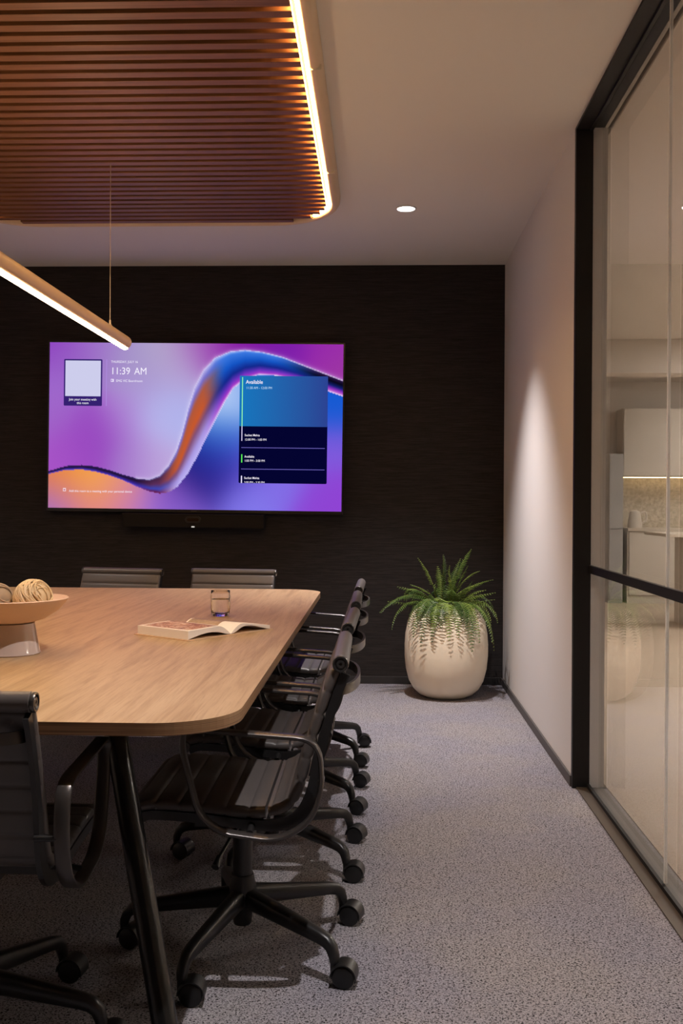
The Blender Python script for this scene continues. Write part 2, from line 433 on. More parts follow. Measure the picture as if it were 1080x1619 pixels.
# ------------------------------------------------------------------ slatted ceiling panel
PX0, PX1, PY0, PY1, PR = -2.155, -0.262, 1.62, 5.46, 0.33
cp = thing('slatted_ceiling_panel', 'walnut slatted ceiling panel with a rounded glowing rim above the table', 'ceiling panel', (0, 0, 0))
obj('backing', MB().prism(rrect(PX0, PX1, PY0, PY1, PR), H - 0.006, H - 0.0005), M['panel_back'], cp)
sl = MB(); y = PY1 - 0.03
PITCH = 0.0715
while y > PY0 + 0.03:
    d = min(y - PY0, PY1 - y)
    ins = 0.0
    if d < PR: ins = PR - math.sqrt(max(PR * PR - (PR - d) ** 2, 0))
    a, b = PX0 + ins + 0.016, PX1 - ins - 0.016
    sl.box((a, y - 0.022, 2.690), (b, y + 0.022, H - 0.006))
    y -= PITCH
obj('slats', sl, M['walnut'], cp, bevel=0.002)
# rim: half-round lip outside the slats
ringc = [(p[0], p[1], 0) for p in rrect(PX0 - 0.0, PX1 + 0.0, PY0 - 0.0, PY1 + 0.0, PR, 16)]
def offset_loop(r, off):
    return rrect(PX0 - off, PX1 + off, PY0 - off, PY1 + off, PR + off, 16)
prof = [(0.004, H - 0.001), (0.004, 2.706), (0.008, 2.695), (0.016, 2.686), (0.024, 2.682), (0.034, 2.683), (0.044, 2.690), (0.052, 2.702), (0.056, 2.718), (0.057, H - 0.001)]
rings = [[(p[0], p[1], z) for p in offset_loop(PR, o)] for o, z in prof]
lip = MB(); n = len(rings[0])
lip.loft(rings, True, False)
obj('rim', lip, M['lip'], cp, 60)
# light ribbon fixed to the inside of the rim along both long sides and round into the corners
def ribbon(keep, zb):
    a = [p for p in rrect(PX0 + 0.0, PX1 - 0.0, PY0 + 0.0, PY1 - 0.0, PR, 16)]; b = [p for p in rrect(PX0 + 0.003, PX1 - 0.003, PY0 + 0.003, PY1 - 0.003, PR - 0.003, 16)]
    pr = [(p, q) for p, q in zip(a, b) if keep(p)]; pr.sort(key=lambda t: t[0][1])
    return MB().loft([[(p[0], p[1], zb), (q[0], q[1], zb), (q[0], q[1], 2.724), (p[0], p[1], 2.724)] for p, q in pr], True, True)
obj('led_strip', ribbon(lambda p: p[0] > PX1 - 0.11, 2.697), M['em_led'], cp)
obj('led_strip', ribbon(lambda p: p[0] < PX0 + 0.11, 2.716), M['em_led'], cp)
for yy in (4.62, 3.52, 2.4):
    obj('rim_seam', MB().box((PX1 + 0.010, yy - 0.0012, 2.6795), (PX1 + 0.052, yy + 0.0012, 2.70)), M['seam'], cp)

# ------------------------------------------------------------------ downlights
def downlight(x, y, label, group=None, beam=124, watts=1.0):
    t = thing('downlight', label, 'downlight', (x, y, H), 0, group)
    obj('trim_ring', MB().lathe([(0.046, 0.0), (0.055, -0.001), (0.055, -0.004), (0.047, -0.006), (0.046, -0.002)], 40), M['trimwhite'], t, 40)
    obj('lens', MB().lathe([(0.001, -0.003), (0.046, -0.003), (0.046, -0.001), (0.001, -0.001)], 40), M['em_down'], t)
    d = bpy.data.lights.new('downlight_beam', 'SPOT'); d.energy = DOWN_W * watts; d.color = DOWN_COL
    d.spot_size = R(beam); d.spot_blend = 1.0; d.shadow_soft_size = 0.016
    o = bpy.data.objects.new('downlight_beam', d); COL.objects.link(o); o.parent = t; o.location = (0, 0, -0.012)
downlight(0.132, 5.354, 'lit round downlight in the ceiling near the right wall', None, 81, 1.9)
for yy in (1.88,): downlight(0.132, yy, 'round ceiling downlight along the glazed side, above the frame edge', 'downlights out of the frame')
for yy in (4.7, 2.3): downlight(-2.75, yy, 'unseen round downlight added left of the table for bounce onto the ceiling', 'added downlights on the far side', 110, 0.55)  # unseen left row, added for light bounced up to the ceiling

# ------------------------------------------------------------------ linear pendant
PX = -1.21
pn = thing('linear_pendant', 'glowing linear pendant tube on thin cables above the table', 'pendant light', (PX, 3.54, 1.935))
YH = 1.225
prof = []
hs = []
for k in range(21):                                   # round tube open at the bottom
    a = R(-62 + (304) * k / 20)
    hs.append((0.031 * math.cos(a), 0.031 * math.sin(a)))
rr = [[(sx, yy, sz) for sx, sz in hs] for yy in (-YH, YH)]
hb = MB().loft(rr, True, True)
obj('housing', hb, M['champ'], pn, 40)
ds = [(0.0140 * math.cos(R(a)) , -0.0275 + 0.008 * math.sin(R(a))) for a in range(180, 361, 15)]
obj('diffuser', MB().loft([[(a, yy, b) for a, b in ds] for yy in (-YH + 0.004, YH - 0.004)], True, True), M['em_pend'], pn, 40)
for ya, yb in ((-YH + 0.30, YH - 0.30),):
    obj('uplight', MB().box((-0.006, ya, 0.0305), (0.006, yb, 0.0325)), M['em_up'], pn)  # upward emitter added to lift the ceiling and slat tone
for yy in (YH - 0.27, -YH + 0.27):
    cb = obj('cable', MB().tube([(0, yy, 0.04), (0, yy, H - 0.010 - 1.935)], 0.0018, 8), M['cable'], pn)
    obj('ferrule', MB().lathe([(0.001, 0.03), (0.008, 0.03), (0.008, 0.036), (0.005, 0.04), (0.0045, 0.056), (0.001, 0.057)], 16, (0, yy, 0)), M['cable'], pn, 40)

# ------------------------------------------------------------------ television, video bar
tv = link('television', None, None, (-1.205, YB - 0.062, 1.675), (0, R(0.5), 0))
tag(tv, 'large wall mounted screen showing a purple and blue wave wallpaper', 'television')
TW, TH = 1.925, 1.083
bz = MB(); bz.box((-TW / 2 - 0.009, 0.002, -TH / 2 - 0.020), (TW / 2 + 0.009, 0.040, TH / 2 + 0.009))
bz.box((-TW / 2 - 0.009, -0.004, -TH / 2 - 0.020), (TW / 2 + 0.009, 0.002, -TH / 2))
bz.box((-TW / 2 - 0.009, -0.004, TH / 2), (TW / 2 + 0.009, 0.002, TH / 2 + 0.009))
bz.box((-TW / 2 - 0.009, -0.004, -TH / 2), (-TW / 2, 0.002, TH / 2)); bz.box((TW / 2, -0.004, -TH / 2), (TW / 2 + 0.009, 0.002, TH / 2))
obj('bezel', bz, M['bezel'], tv)
obj('wall_bracket', MB().box((-0.4, 0.041, -0.3), (0.4, 0.0615, 0.3)), M['bezel'], tv)
obj('badge', MB().box((-0.018, -0.0055, -TH / 2 - 0.014), (0.018, -0.004, -TH / 2 - 0.006)), M['capring'], tv)

def screen_colors(nx, ny):
    """wallpaper on the display, in the screen's own u (right) v (down)"""
    W, Hh = 1005.0, 568.0
    U = np.array([(0, 442), (60, 424), (115, 420), (160, 424), (210, 436), (260, 452), (310, 464), (350, 466), (385, 452), (415, 415), (440, 365), (460, 300), (480, 215), (500, 150), (530, 90), (570, 48), (620, 27), (670, 21), (730, 28), (800, 45), (880, 75), (1005, 122)], float)
    L = np.array([(0, 452), (60, 438), (115, 436), (160, 442), (210, 455), (260, 472), (310, 494), (350, 508), (385, 515), (415, 510), (445, 490), (480, 445), (515, 380), (545, 315), (570, 265), (600, 205), (630, 155), (670, 122), (720, 105), (780, 108), (850, 124), (920, 148), (1005, 176)], float)
    A = [(0, 0, 140, 60, 190), (60, 50, 150, 95, 195), (160, 30, 158, 110, 200), (260, 50, 165, 150, 200), (400, 30, 178, 165, 200), (500, 15, 172, 125, 190), (560, 10, 150, 50, 172), (660, 3, 130, 25, 160), (800, 5, 125, 30, 170), (960, 30, 150, 40, 172), (1005, 90, 160, 60, 160), (20, 250, 160, 100, 200), (20, 150, 158, 105, 205), (160, 300, 150, 70, 190), (120, 370, 150, 70, 190), (260, 250, 172, 130, 210), (380, 250, 186, 186, 236), (430, 230, 172, 176, 236), (60, 390, 170, 85, 200), (360, 400, 192, 172, 222), (280, 400, 160, 110, 200), (330, 130, 170, 150, 208), (450, 110, 182, 165, 215)]
    B = [(600, 260, 170, 200, 245), (630, 190, 215, 225, 250), (700, 170, 90, 140, 230), (620, 320, 30, 110, 210), (590, 340, 25, 90, 200), (540, 390, 25, 45, 150), (560, 430, 35, 30, 130), (600, 410, 70, 40, 160), (500, 470, 40, 20, 110), (680, 380, 110, 80, 210), (660, 510, 132, 122, 236), (960, 520, 140, 70, 212), (960, 350, 128, 90, 220), (960, 220, 20, 90, 210), (800, 150, 20, 90, 205), (460, 545, 150, 120, 235), (800, 450, 130, 110, 230), (110, 455, 252, 178, 60), (60, 450, 242, 145, 40), (170, 470, 252, 170, 60), (20, 470, 235, 110, 60), (210, 500, 238, 150, 110), (60, 530, 192, 110, 190), (5, 550, 142, 112, 222), (260, 545, 190, 110, 202), (270, 510, 226, 140, 130), (360, 550, 160, 120, 230), (140, 540, 225, 130, 130), (1000, 560, 145, 66, 210), (420, 525, 120, 60, 160)]
    def idw(C, X, Y):
        C = np.array(C, float); num = 0; den = 0
        for cx, cy, r, g, b in C:
            q = (X - cx) ** 2 + (Y - cy) ** 2
            w = np.exp(-q / (2 * 62.0 ** 2)) + 30.0 / (q + 4000.0) ** 1.2
            num = num + w[..., None] * np.array([r, g, b]); den = den + w
        return num / den[..., None]
    u = np.linspace(0, 1, nx) * W; v = np.linspace(0, 1, ny) * Hh
    X, Y = np.meshgrid(u, v)
    yu = np.interp(X, U[:, 0], U[:, 1]); yl = np.interp(X, L[:, 0], L[:, 1])
    CA, CB = idw(A, X, Y), idw(B, X, Y)
    t = np.clip((Y - yu) / np.maximum(yl - yu, 1), 0, 1)
    def seg(stops, t):
        ps = [s[0] for s in stops]; return np.stack([np.interp(t, ps, [s[k] for s in stops]) for k in (1, 2, 3)], -1)
    left = seg([(0, 55, 40, 110), (0.3, 30, 15, 45), (0.8, 60, 40, 160), (1, 120, 90, 200)], t)
    bend = seg([(0, 120, 110, 190), (0.15, 70, 35, 70), (0.45, 90, 45, 90), (0.75, 60, 70, 180), (1, 110, 20, 60)], t)
    asc = seg([(0, 200, 190, 240), (0.12, 120, 110, 200), (0.25, 176, 88, 60), (0.5, 200, 88, 44), (0.65, 130, 80, 120), (0.85, 168, 152, 226), (1, 190, 180, 245)], t)
    top = seg([(0, 170, 190, 250), (0.08, 60, 120, 225), (0.35, 20, 84, 196), (0.6, 18, 40, 140), (0.8, 110, 50, 190), (0.92, 170, 60, 200), (1, 235, 225, 250)], t)
    far = seg([(0, 230, 190, 240), (0.08, 40, 20, 70), (0.3, 8, 6, 26), (0.55, 16, 30, 110), (0.72, 120, 40, 180), (0.88, 190, 90, 205), (1, 235, 220, 250)], t)
    keys = [(0, left), (290, left), (370, bend), (455, asc), (520, asc), (610, top), (760, top), (950, far), (1005, far)]
    CR = np.zeros_like(CA); 
    for (a, ca), (b, cb) in zip(keys[:-1], keys[1:]):
        mk = (X >= a) & (X <= b); w = np.clip((X - a) / (b - a), 0, 1)[..., None]
        w = w * w * (3 - 2 * w); CR[mk] = (ca * (1 - w) + cb * w)[mk]
    out = np.where((Y < yu)[..., None], CA, np.where((Y > yl)[..., None], CB, CR))
    # light fringe just outside the ribbon's upper edge
    slope = np.abs(np.gradient(yu, axis=1)) / (u[1] - u[0]); dist = (yu - Y) / np.sqrt(1 + slope ** 2)
    g = np.where((dist > -2) & (X > 300), np.exp(-np.clip(dist, 0, 99) / 5.0), 0)[..., None] * 0.55
    out = out * (1 - g) + np.array([225, 220, 250]) * g
    return np.clip(out, 0, 255) / 255.0

def make_screen():
    nx, ny = 300, 170
    rgb = screen_colors(nx, ny)
    lin = np.where(rgb <= 0.04045, rgb / 12.92, ((rgb + 0.055) / 1.055) ** 2.4)
    vs_, fs_ = [], []
    for j in range(ny):
        for i in range(nx):
            vs_.append((-TW / 2 + TW * i / (nx - 1), 0, TH / 2 - TH * j / (ny - 1)))
    for j in range(ny - 1):
        for i in range(nx - 1):
            a = j * nx + i; fs_.append((a, a + nx, a + nx + 1, a + 1))
    me = bpy.data.meshes.new('screen'); me.from_pydata(vs_, [], fs_)
    ca = me.color_attributes.new('picture', 'FLOAT_COLOR', 'POINT')
    d = np.ones((nx * ny, 4), np.float32); d[:, :3] = lin.reshape(-1, 3)
    ca.data.foreach_set('color', d.ravel())
    Ms = bpy.data.materials.new('display'); Ms.use_nodes = True; nt = Ms.node_tree; nt.nodes.clear()
    at = nt.nodes.new('ShaderNodeAttribute'); at.attribute_name = 'picture'
    e = nt.nodes.new('ShaderNodeEmission'); e.inputs[1].default_value = 1.0
    o = nt.nodes.new('ShaderNodeOutputMaterial')
    nt.links.new(at.outputs['Color'], e.inputs[0]); nt.links.new(e.outputs[0], o.inputs[0])
    me.materials.append(Ms)
    return link('screen', me, tv)
scr = make_screen()
def sp(px, py):      # display picture coordinates (1005 x 568) to screen plane
    return (-TW / 2 + TW * px / 1005.0, TH / 2 - TH * py / 568.0)
def flat(name, x0, y0, x1, y1, col, lay, r=0, parent=None, s=1.0):
    a = sp(x0, y0); b = sp(x1, y1)
    mb = MB(); poly = rrect(a[0], b[0], b[1], a[1], r, 5) if r else [(a[0], b[1]), (b[0], b[1]), (b[0], a[1]), (a[0], a[1])]
    mb.prism(poly, 0, 0.0003)
    o = obj(name, mb, emis(name + '_glow', srgb(*col), s), parent or scr, loc=(0, -lay, 0), rot=(R(90), 0, 0)); return o
def text(name, body, px, py, size, lay=0.0030, col=(245, 240, 255), bold=0.0, align='LEFT', clip=None):
    cu = bpy.data.curves.new(name, 'FONT'); cu.body = body; cu.size = size * TH / 568.0; cu.offset = bold
    cu.align_x = align; cu.extrude = 0
    t = bpy.data.objects.new(name, cu)
    COL.objects.link(t)
    dg = bpy.context.evaluated_depsgraph_get()
    me = bpy.data.meshes.new_from_object(t.evaluated_get(dg)); bpy.data.objects.remove(t); bpy.data.curves.remove(cu)
    me.transform(Matrix.Diagonal((0.90, 1.0, 1.0, 1.0)))
    a = sp(px, py)
    if clip is not None:
        bm = bmesh.new(); bm.from_mesh(me); zc = sp(0, clip)[1] - a[1]
        bmesh.ops.bisect_plane(bm, geom=bm.verts[:] + bm.edges[:] + bm.faces[:], plane_co=(0, zc, 0), plane_no=(0, -1, 0), clear_outer=True)
        bm.to_mesh(me); bm.free()
    me.materials.clear(); me.materials.append(TXT if col == (245, 240, 255) else emis(name + '_ink', srgb(*col), 1.0))
    return link(name, me, scr, (a[0], -lay, a[1]), (R(90), 0, 0))
TXT = emis('screen_text', srgb(245, 240, 255), 1.0)
flat('join_card', 50, 57, 182, 217, (52, 32, 112), 0.0010, 0.006)
flat('code_field', 55, 62, 177, 184, (205, 205, 236), 0.0018)
flat('divider_line', 196, 57, 198, 217, (175, 140, 225), 0.0010)
text('join_text', 'Join your meeting with', 116, 199, 11.5, align='CENTER', bold=0.0001)
text('join_text', 'this room', 116, 211, 11.5, align='CENTER', bold=0.0001)
text('date_text', 'THURSDAY, JULY 16', 212, 69, 11.5)
text('clock_text', '11:39', 211, 108, 34)
text('clock_text', 'AM', 292, 108, 34)
flat('room_icon', 212, 124, 222, 134, (235, 225, 250), 0.0010); flat('room_icon', 214, 126, 217, 132, (150, 110, 200), 0.0018)
text('room_text', 'EMG VIC Boardroom', 230, 134, 11.5)
flat('share_icon', 51, 500, 61, 511, (245, 225, 225), 0.0010); flat('share_icon', 53, 503, 59, 509, (205, 120, 150), 0.0018)
text('share_text', 'Add this room to a meeting with your personal device', 72, 513, 11.0)
flat('schedule_card', 654, 109, 954, 475, (4, 4, 48), 0.0010, 0.008)
cm = bpy.data.materials.new('slot_glow'); cm.use_nodes = True
nt = cm.node_tree; nt.nodes.clear()
tcn = nt.nodes.new('ShaderNodeTexCoord'); sx = nt.nodes.new('ShaderNodeSeparateXYZ'); rp = nt.nodes.new('ShaderNodeValToRGB')
ee = nt.nodes.new('ShaderNodeEmission'); oo = nt.nodes.new('ShaderNodeOutputMaterial')
rp.color_ramp.elements[0].color = srgb(22, 118, 190); rp.color_ramp.elements[1].color = srgb(44, 66, 146)
nt.links.new(tcn.outputs['Generated'], sx.inputs[0]); nt.links.new(sx.outputs[0], rp.inputs[0]); nt.links.new(rp.outputs[0], ee.inputs[0]); nt.links.new(ee.outputs[0], oo.inputs[0])
sc_ = flat('current_slot', 654, 109, 954, 281, (22, 100, 180), 0.0018, 0.006); sc_.data.materials[0] = cm
flat('slot_mark', 662, 114, 665, 281, (150, 250, 170), 0.0024)
flat('slot_mark', 662, 281, 665, 331, (215, 205, 245), 0.0024)
flat('slot_mark', 662, 377, 666, 405, (90, 235, 90), 0.0024)
flat('slot_mark', 662, 450, 666, 475, (225, 220, 250), 0.0024)
flat('slot_line', 662, 353, 946, 355, (110, 100, 190), 0.0024)
flat('slot_line', 662, 426, 946, 428, (110, 100, 190), 0.0024)
text('slot_text', 'Available', 675, 136, 18, bold=0.0003)
text('slot_text', '11:30 AM - 12:00 PM', 676, 154, 11.5, col=(190, 225, 250))
text('slot_text', 'Suchet Mehta', 673, 315, 10.5, bold=0.0002)
text('slot_text', '12:00 PM - 1:00 PM', 673, 330, 10.5)
text('slot_text', 'Available', 673, 388, 10.5, bold=0.0002)
text('slot_text', '1:00 PM - 3:00 PM', 673, 402, 10.5)
text('slot_text', 'Suchet Mehta', 673, 461, 10.5, bold=0.0002)
text('slot_text', '3:00 PM - 3:30 PM', 673, 476, 10.5, clip=474.5)

vb = link('video_bar', None, None, (-1.207, YB - 0.075, 1.062), (0, R(0.5), 0)); tag(vb, 'long black video conferencing bar mounted under the screen', 'video bar')
obj('housing', MB().box((-0.462, -0.03, -0.047), (0.462, 0.07, 0.045)), M['fabric'], vb, bevel=0.006)
obj('camera_window', MB().prism(rrect(-0.052, 0.052, -0.022, 0.022, 0.0215, 8), 0, 0.006), M['bezel'], vb, bevel=0.001, loc=(0, -0.0315, 0.006), rot=(R(90), 0, 0))
obj('camera_window', MB().prism(rrect(-0.038, 0.038, -0.010, 0.010, 0.0095, 8), 0, 0.004), M['lens'], vb, loc=(0, -0.036, 0.006), rot=(R(90), 0, 0))
obj('indicator', MB().box((-0.010, -0.0325, -0.044), (0.010, -0.030, -0.036)), M['led_white'], vb)

# ------------------------------------------------------------------ conference table
TX0, TX1, TY0, TY1 = -2.135, -0.288, 1.965, 5.12
tb = thing('conference_table', 'long oak conference table with rounded corners on splayed black legs', 'table', (0, 0, 0))
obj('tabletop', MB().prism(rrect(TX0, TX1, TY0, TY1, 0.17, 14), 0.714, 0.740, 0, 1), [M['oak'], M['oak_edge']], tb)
for sx_ in (1, -1):
    for top, foot in (((-0.621, 2.33), (-0.425, 2.08)), ((-0.60, 4.83), (-0.348, 5.088))):
        f = lambda p: (p[0] if sx_ == 1 else 2 * -1.2115 - p[0], p[1])
        a, b = f(top), f(foot)
        lg = MB().tube([(a[0], a[1], 0.700), (b[0] * 0.97 + a[0] * 0.03, b[1] * 0.97 + a[1] * 0.03, 0.021), (b[0], b[1], 0.0)], [0.0265, 0.0275, 0.0275], 24)
        obj('leg', lg, M['blacksteel'], tb, 50)
        obj('leg_bracket', MB().box((a[0] - 0.055, a[1] - 0.055, 0.690), (a[0] + 0.055, a[1] + 0.055, 0.7138)), M['blacksteel'], tb)
fb = MB()
for yy in (2.33, 4.79): fb.box((-1.76, yy - 0.03, 0.655), (-0.66, yy + 0.03, 0.712))
for xx in (-1.76, -0.72): fb.box((xx, 2.36, 0.655), (xx + 0.06, 4.76, 0.712))
obj('underframe', fb, M['blacksteel'], tb)

# ------------------------------------------------------------------ chairs (local: front is -X, origin on the floor under the gas lift)
PROFILE = [(-0.235, 0.432), (-0.19, 0.445), (-0.06, 0.438), (0.04, 0.428), (0.10, 0.432), (0.14, 0.452), (0.165, 0.50), (0.185, 0.575), (0.207, 0.65), (0.232, 0.725), (0.252, 0.775)]
def path(n=10): return catmull([(p[0], 0, p[1]) for p in PROFILE], n)
def arc_resample(P, step):
    L = [0]
    for a, b in zip(P, P[1:]): L.append(L[-1] + (b - a).length)
    N = int(L[-1] / step); out = []
    for i in range(N + 1):
        s = L[-1] * i / N; k = max(j for j in range(len(L)) if L[j] <= s + 1e-9); k = min(k, len(P) - 2)
        t = (s - L[k]) / max(L[k + 1] - L[k], 1e-9); out.append((s, P[k].lerp(P[k + 1], t)))
    return out, L[-1]
def pad_mesh(s0, s1, hw=0.2365):
    S, LT = arc_resample(path(), 0.004)
    S = [q for q in S if s0 * LT <= q[0] <= s1 * LT]
    rib = 0.056; rings = []
    for i, (s, p) in enumerate(S):
        a = S[max(i - 1, 0)][1]; b = S[min(i + 1, len(S) - 1)][1]; t = (b - a).normalized()
        nrm = Vector((-t.z, 0, t.x))
        ph = (s / rib) % 1.0
        th = 0.006 + 0.008 * (max(0.0, 1 - abs(2 * ph - 1) ** 6)) ** 0.5
        W = [-hw, -hw + 0.004, -hw + 0.014, -0.11, 0, 0.11, hw - 0.014, hw - 0.004, hw]; T = [0.35, 0.75, 1, 1, 1, 1, 1, 0.75, 0.35]
        ring = [p + nrm * th * tt + Vector((0, w, 0)) for w, tt in zip(W, T)] + [p - nrm * th * tt + Vector((0, w, 0)) for w, tt in zip(W[::-1], T[::-1])]
        rings.append(ring)
    return MB().loft(rings, True, True)
def roll_tube(c, r, hw):
    return MB().lathe([(0.001, -hw), (r - 0.004, -hw), (r, -hw + 0.004), (r, hw - 0.004), (r - 0.004, hw), (0.001, hw)], 20, c, axis='y')
CM = {}
CM['seat'] = pad_mesh(0.0, 0.445).mesh('seat', M['leather'], 50)
CM['backrest'] = pad_mesh(0.450, 1.0).mesh('backrest', M['leather'], 50)
CM['head_roll'] = roll_tube((0.262, 0, 0.790), 0.0205, 0.236).mesh('head_roll', M['leather'], 40)
CM['front_roll'] = roll_tube((-0.240, 0, 0.422), 0.0185, 0.236).mesh('front_roll', M['leather'], 40)
def cap_mesh(s, c, r):
    q = lambda h: s * (0.2345 + h)
    pr = [(0.001, q(0)), (r * 0.97, q(0)), (r * 0.97, q(0.006)), (r * 0.90, q(0.0085)), (r * 0.74, q(0.0085)), (r * 0.70, q(0.005)), (r * 0.50, q(0.005)), (r * 0.46, q(0.0075)), (r * 0.2, q(0.0075)), (r * 0.18, q(0.004)), (0.001, q(0.004))]
    return MB().lathe(pr, 24, c, axis='y').mesh('roll_cap', M['capring'], 40)
CM['caps'] = [cap_mesh(s, c, r) for s in (-1, 1) for c, r in (((0.262, 0, 0.790), 0.0205), ((-0.240, 0, 0.422), 0.0185))]
def rail2(s):
    P = path(6); rings = []
    for i, p in enumerate(P):
        t = (P[min(i + 1, len(P) - 1)] - P[max(i - 1, 0)]).normalized(); nrm = Vector((-t.z, 0, t.x))
        k = i / (len(P) - 1); bul = 0.014 * math.exp(-((k - 0.52) / 0.16) ** 2)
        c = p - nrm * (0.024 + bul); h = 0.011 + bul * 0.4
        y0, y1 = s * 0.2235, s * 0.2345
        rings.append([c + nrm * h + Vector((0, y0, 0)), c + nrm * h + Vector((0, y1, 0)), c - nrm * h + Vector((0, y1, 0)), c - nrm * h + Vector((0, y0, 0))])
    return MB().loft(rings, True, True)
CM['rail'] = [rail2(s).mesh('side_rail', M['blackmetal'], 40) for s in (-1, 1)]
hd = []
for k in range(25):
    a = PI * k / 24; hd.append(Vector((0.226 + 0.078 * math.sin(a) ** 0.7, -0.218 * math.cos(a), 0.722)))
CM['handle'] = MB().tube(hd, 1.0, sec=[(-0.0035, -0.012), (0.0035, -0.012), (0.0035, 0.012), (-0.0035, 0.012)], upref=(0, 0, 1)).mesh('back_handle', M['armmetal'], 40)
ARM = [(-0.107, 0.640), (0.214, 0.620), (0.222, 0.50), (0.195, 0.425), (0.12, 0.380), (-0.02, 0.398), (-0.070, 0.44), (-0.109, 0.59)]
def arm_mesh(s):
    pts = smooth_poly([(p[0], 0, p[1]) for p in ARM], 0.055, 6)
    n = len(pts); rings = []
    for i in range(n):
        t = (pts[(i + 1) % n] - pts[i - 1]).normalized(); nrm = Vector((-t.z, 0, t.x)); rg = []
        for a, b in ((-0.0155, -0.0025), (-0.0125, -0.0055), (0.0125, -0.0055), (0.0155, -0.0025), (0.0155, 0.0025), (0.0125, 0.0055), (-0.0125, 0.0055), (-0.0155, 0.0025)):
            rg.append(pts[i] + Vector((0, s * 0.279 + a, 0)) + nrm * b)
        rings.append(rg)
    mb = MB().loft(rings, True, False, loop=True)
    return mb
CM['arm'] = [arm_mesh(s).mesh('armrest', M['armmetal'], 45) for s in (-1, 1)]
CM['bracket'] = [MB().tube(p, r, 10).mesh('arm_bracket', M['blackmetal'], 40) for s in (-1, 1) for p, r in (([(0.2185, s * 0.225, 0.515), (0.2185, s * 0.270, 0.515)], 0.007), ([(0.05, s * 0.222, 0.402), (0.05, s * 0.270, 0.392)], 0.009))]
mc = MB().box((-0.10, -0.075, 0.345), (0.08, 0.075, 0.398))
for xx in (-0.07, 0.06): mc.box((xx - 0.018, -0.224, 0.392), (xx + 0.018, 0.224, 0.412))
CM['mech'] = mc.mesh('seat_mechanism', M['plastic'])
lv = MB().tube([(0.03, -0.075, 0.37), (0.0, -0.14, 0.36), (-0.03, -0.215, 0.315)], 0.005, 8); lv.tube([(-0.03, -0.215, 0.315), (-0.036, -0.24, 0.30)], [0.009, 0.010], 10)
lv2 = MB().tube([(0.0, 0.075, 0.375), (0.0, 0.22, 0.375)], 0.005, 8); lv2.box((-0.018, 0.215, 0.371), (0.018, 0.262, 0.379))
CM['lever'] = [lv.mesh('tilt_lever', M['plastic'], 40), lv2.mesh('height_lever', M['plastic'], 40)]
CM['gas'] = MB().lathe([(0.001, 0.20), (0.026, 0.20), (0.026, 0.30), (0.019, 0.302), (0.019, 0.346), (0.001, 0.346)], 24).mesh('gas_lift', M['blackmetal'], 40)
CM['hub'] = MB().lathe([(0.001, 0.068), (0.022, 0.068), (0.024, 0.072), (0.027, 0.10), (0.035, 0.115), (0.036, 0.165), (0.029, 0.20), (0.001, 0.201)], 28).mesh('base_hub', M['blackmetal'], 40)
def spoke():
    cl = [(0.020, 0.140), (0.10, 0.130), (0.20, 0.116), (0.27, 0.106), (0.292, 0.100), (0.306, 0.088), (0.313, 0.070), (0.315, 0.056)]
    hh = [0.026, 0.023, 0.019, 0.0165, 0.016, 0.0145, 0.0125, 0.011]; ww = [0.021, 0.020, 0.018, 0.016, 0.015, 0.0135, 0.0125, 0.011]; rings = []
    P = [Vector((a, 0, b)) for a, b in cl]
    for i, p in enumerate(P):
        t = (P[min(i + 1, len(P) - 1)] - P[max(i - 1, 0)]).normalized(); nrm = Vector((-t.z, 0, t.x)); rg = []
        for k in range(12):
            a = 2 * PI * k / 12; ca, sa = math.cos(a), math.sin(a)
            sgn = lambda q: (abs(q) ** 0.6) * (1 if q >= 0 else -1)
            rg.append(p + Vector((0, ww[i] * sgn(ca), 0)) + nrm * hh[i] * sgn(sa))
        rings.append(rg)
    return MB().loft(rings, True, True)
CM['spoke'] = spoke().mesh('base_leg', M['blackmetal'], 50)
cs = MB()
for s in (-1, 1):
    cs.lathe([(0.001, s * 0.006 if s > 0 else -0.024), (0.024, s * 0.006 if s > 0 else -0.024), (0.028, 0.009 if s > 0 else -0.021), (0.028, 0.021 if s > 0 else -0.009), (0.024, 0.024 if s > 0 else -0.006), (0.001, 0.024 if s > 0 else -0.006)], 24, (0.024, 0, 0.028), axis='y')
hood = []
for yy in (-0.0255, 0.0255):
    ring = []
    for k in range(15): a = R(-15 + 195 * k / 14); ring.append((0.024 + 0.0325 * math.cos(a), yy, 0.028 + 0.0325 * math.sin(a)))
    for k in range(15): a = R(180 - 195 * k / 14); ring.append((0.024 + 0.0295 * math.cos(a), yy, 0.028 + 0.0295 * math.sin(a)))
    hood.append(ring)
cs.loft(hood, True, True)
cs.lathe([(0.001, 0.028), (0.010, 0.028), (0.010, 0.058), (0.001, 0.058)], 12, (-0.001, 0, 0))
cs.box((-0.008, -0.005, 0.016), (0.045, 0.005, 0.045))
CM['caster'] = cs.mesh('caster', M['plastic'], 40)

def chair(x, y, rz, star, label):
    t = thing('office_chair', label, 'chair', (x, y, 0), rz, 'black ribbed office chairs around the table')
    for nm in ('seat', 'backrest', 'head_roll', 'front_roll'): link(nm, CM[nm], t)
    for cmesh in CM['caps']: link('roll_cap', cmesh, t)
    for bmesh_ in CM['bracket']: link('arm_bracket', bmesh_, t)
    for i in (0, 1): link('side_rail', CM['rail'][i], t)
    for i in (0, 1): link('armrest', CM['arm'][i], t)
    link('back_handle', CM['handle'], t); link('seat_mechanism', CM['mech'], t); link('tilt_lever', CM['lever'][0], t); link('height_lever', CM['lever'][1], t)
    link('gas_lift', CM['gas'], t); link('base_hub', CM['hub'], t)
    for k in range(5):
        a = R(star + 72 * k) - rz
        lg = link('base_leg', CM['spoke'], t, None, (0, 0, a))
        link('caster', CM['caster'], lg, (0.315, 0, 0), (0, 0, -a - rz + R(random.uniform(-22, 22))))
    return t
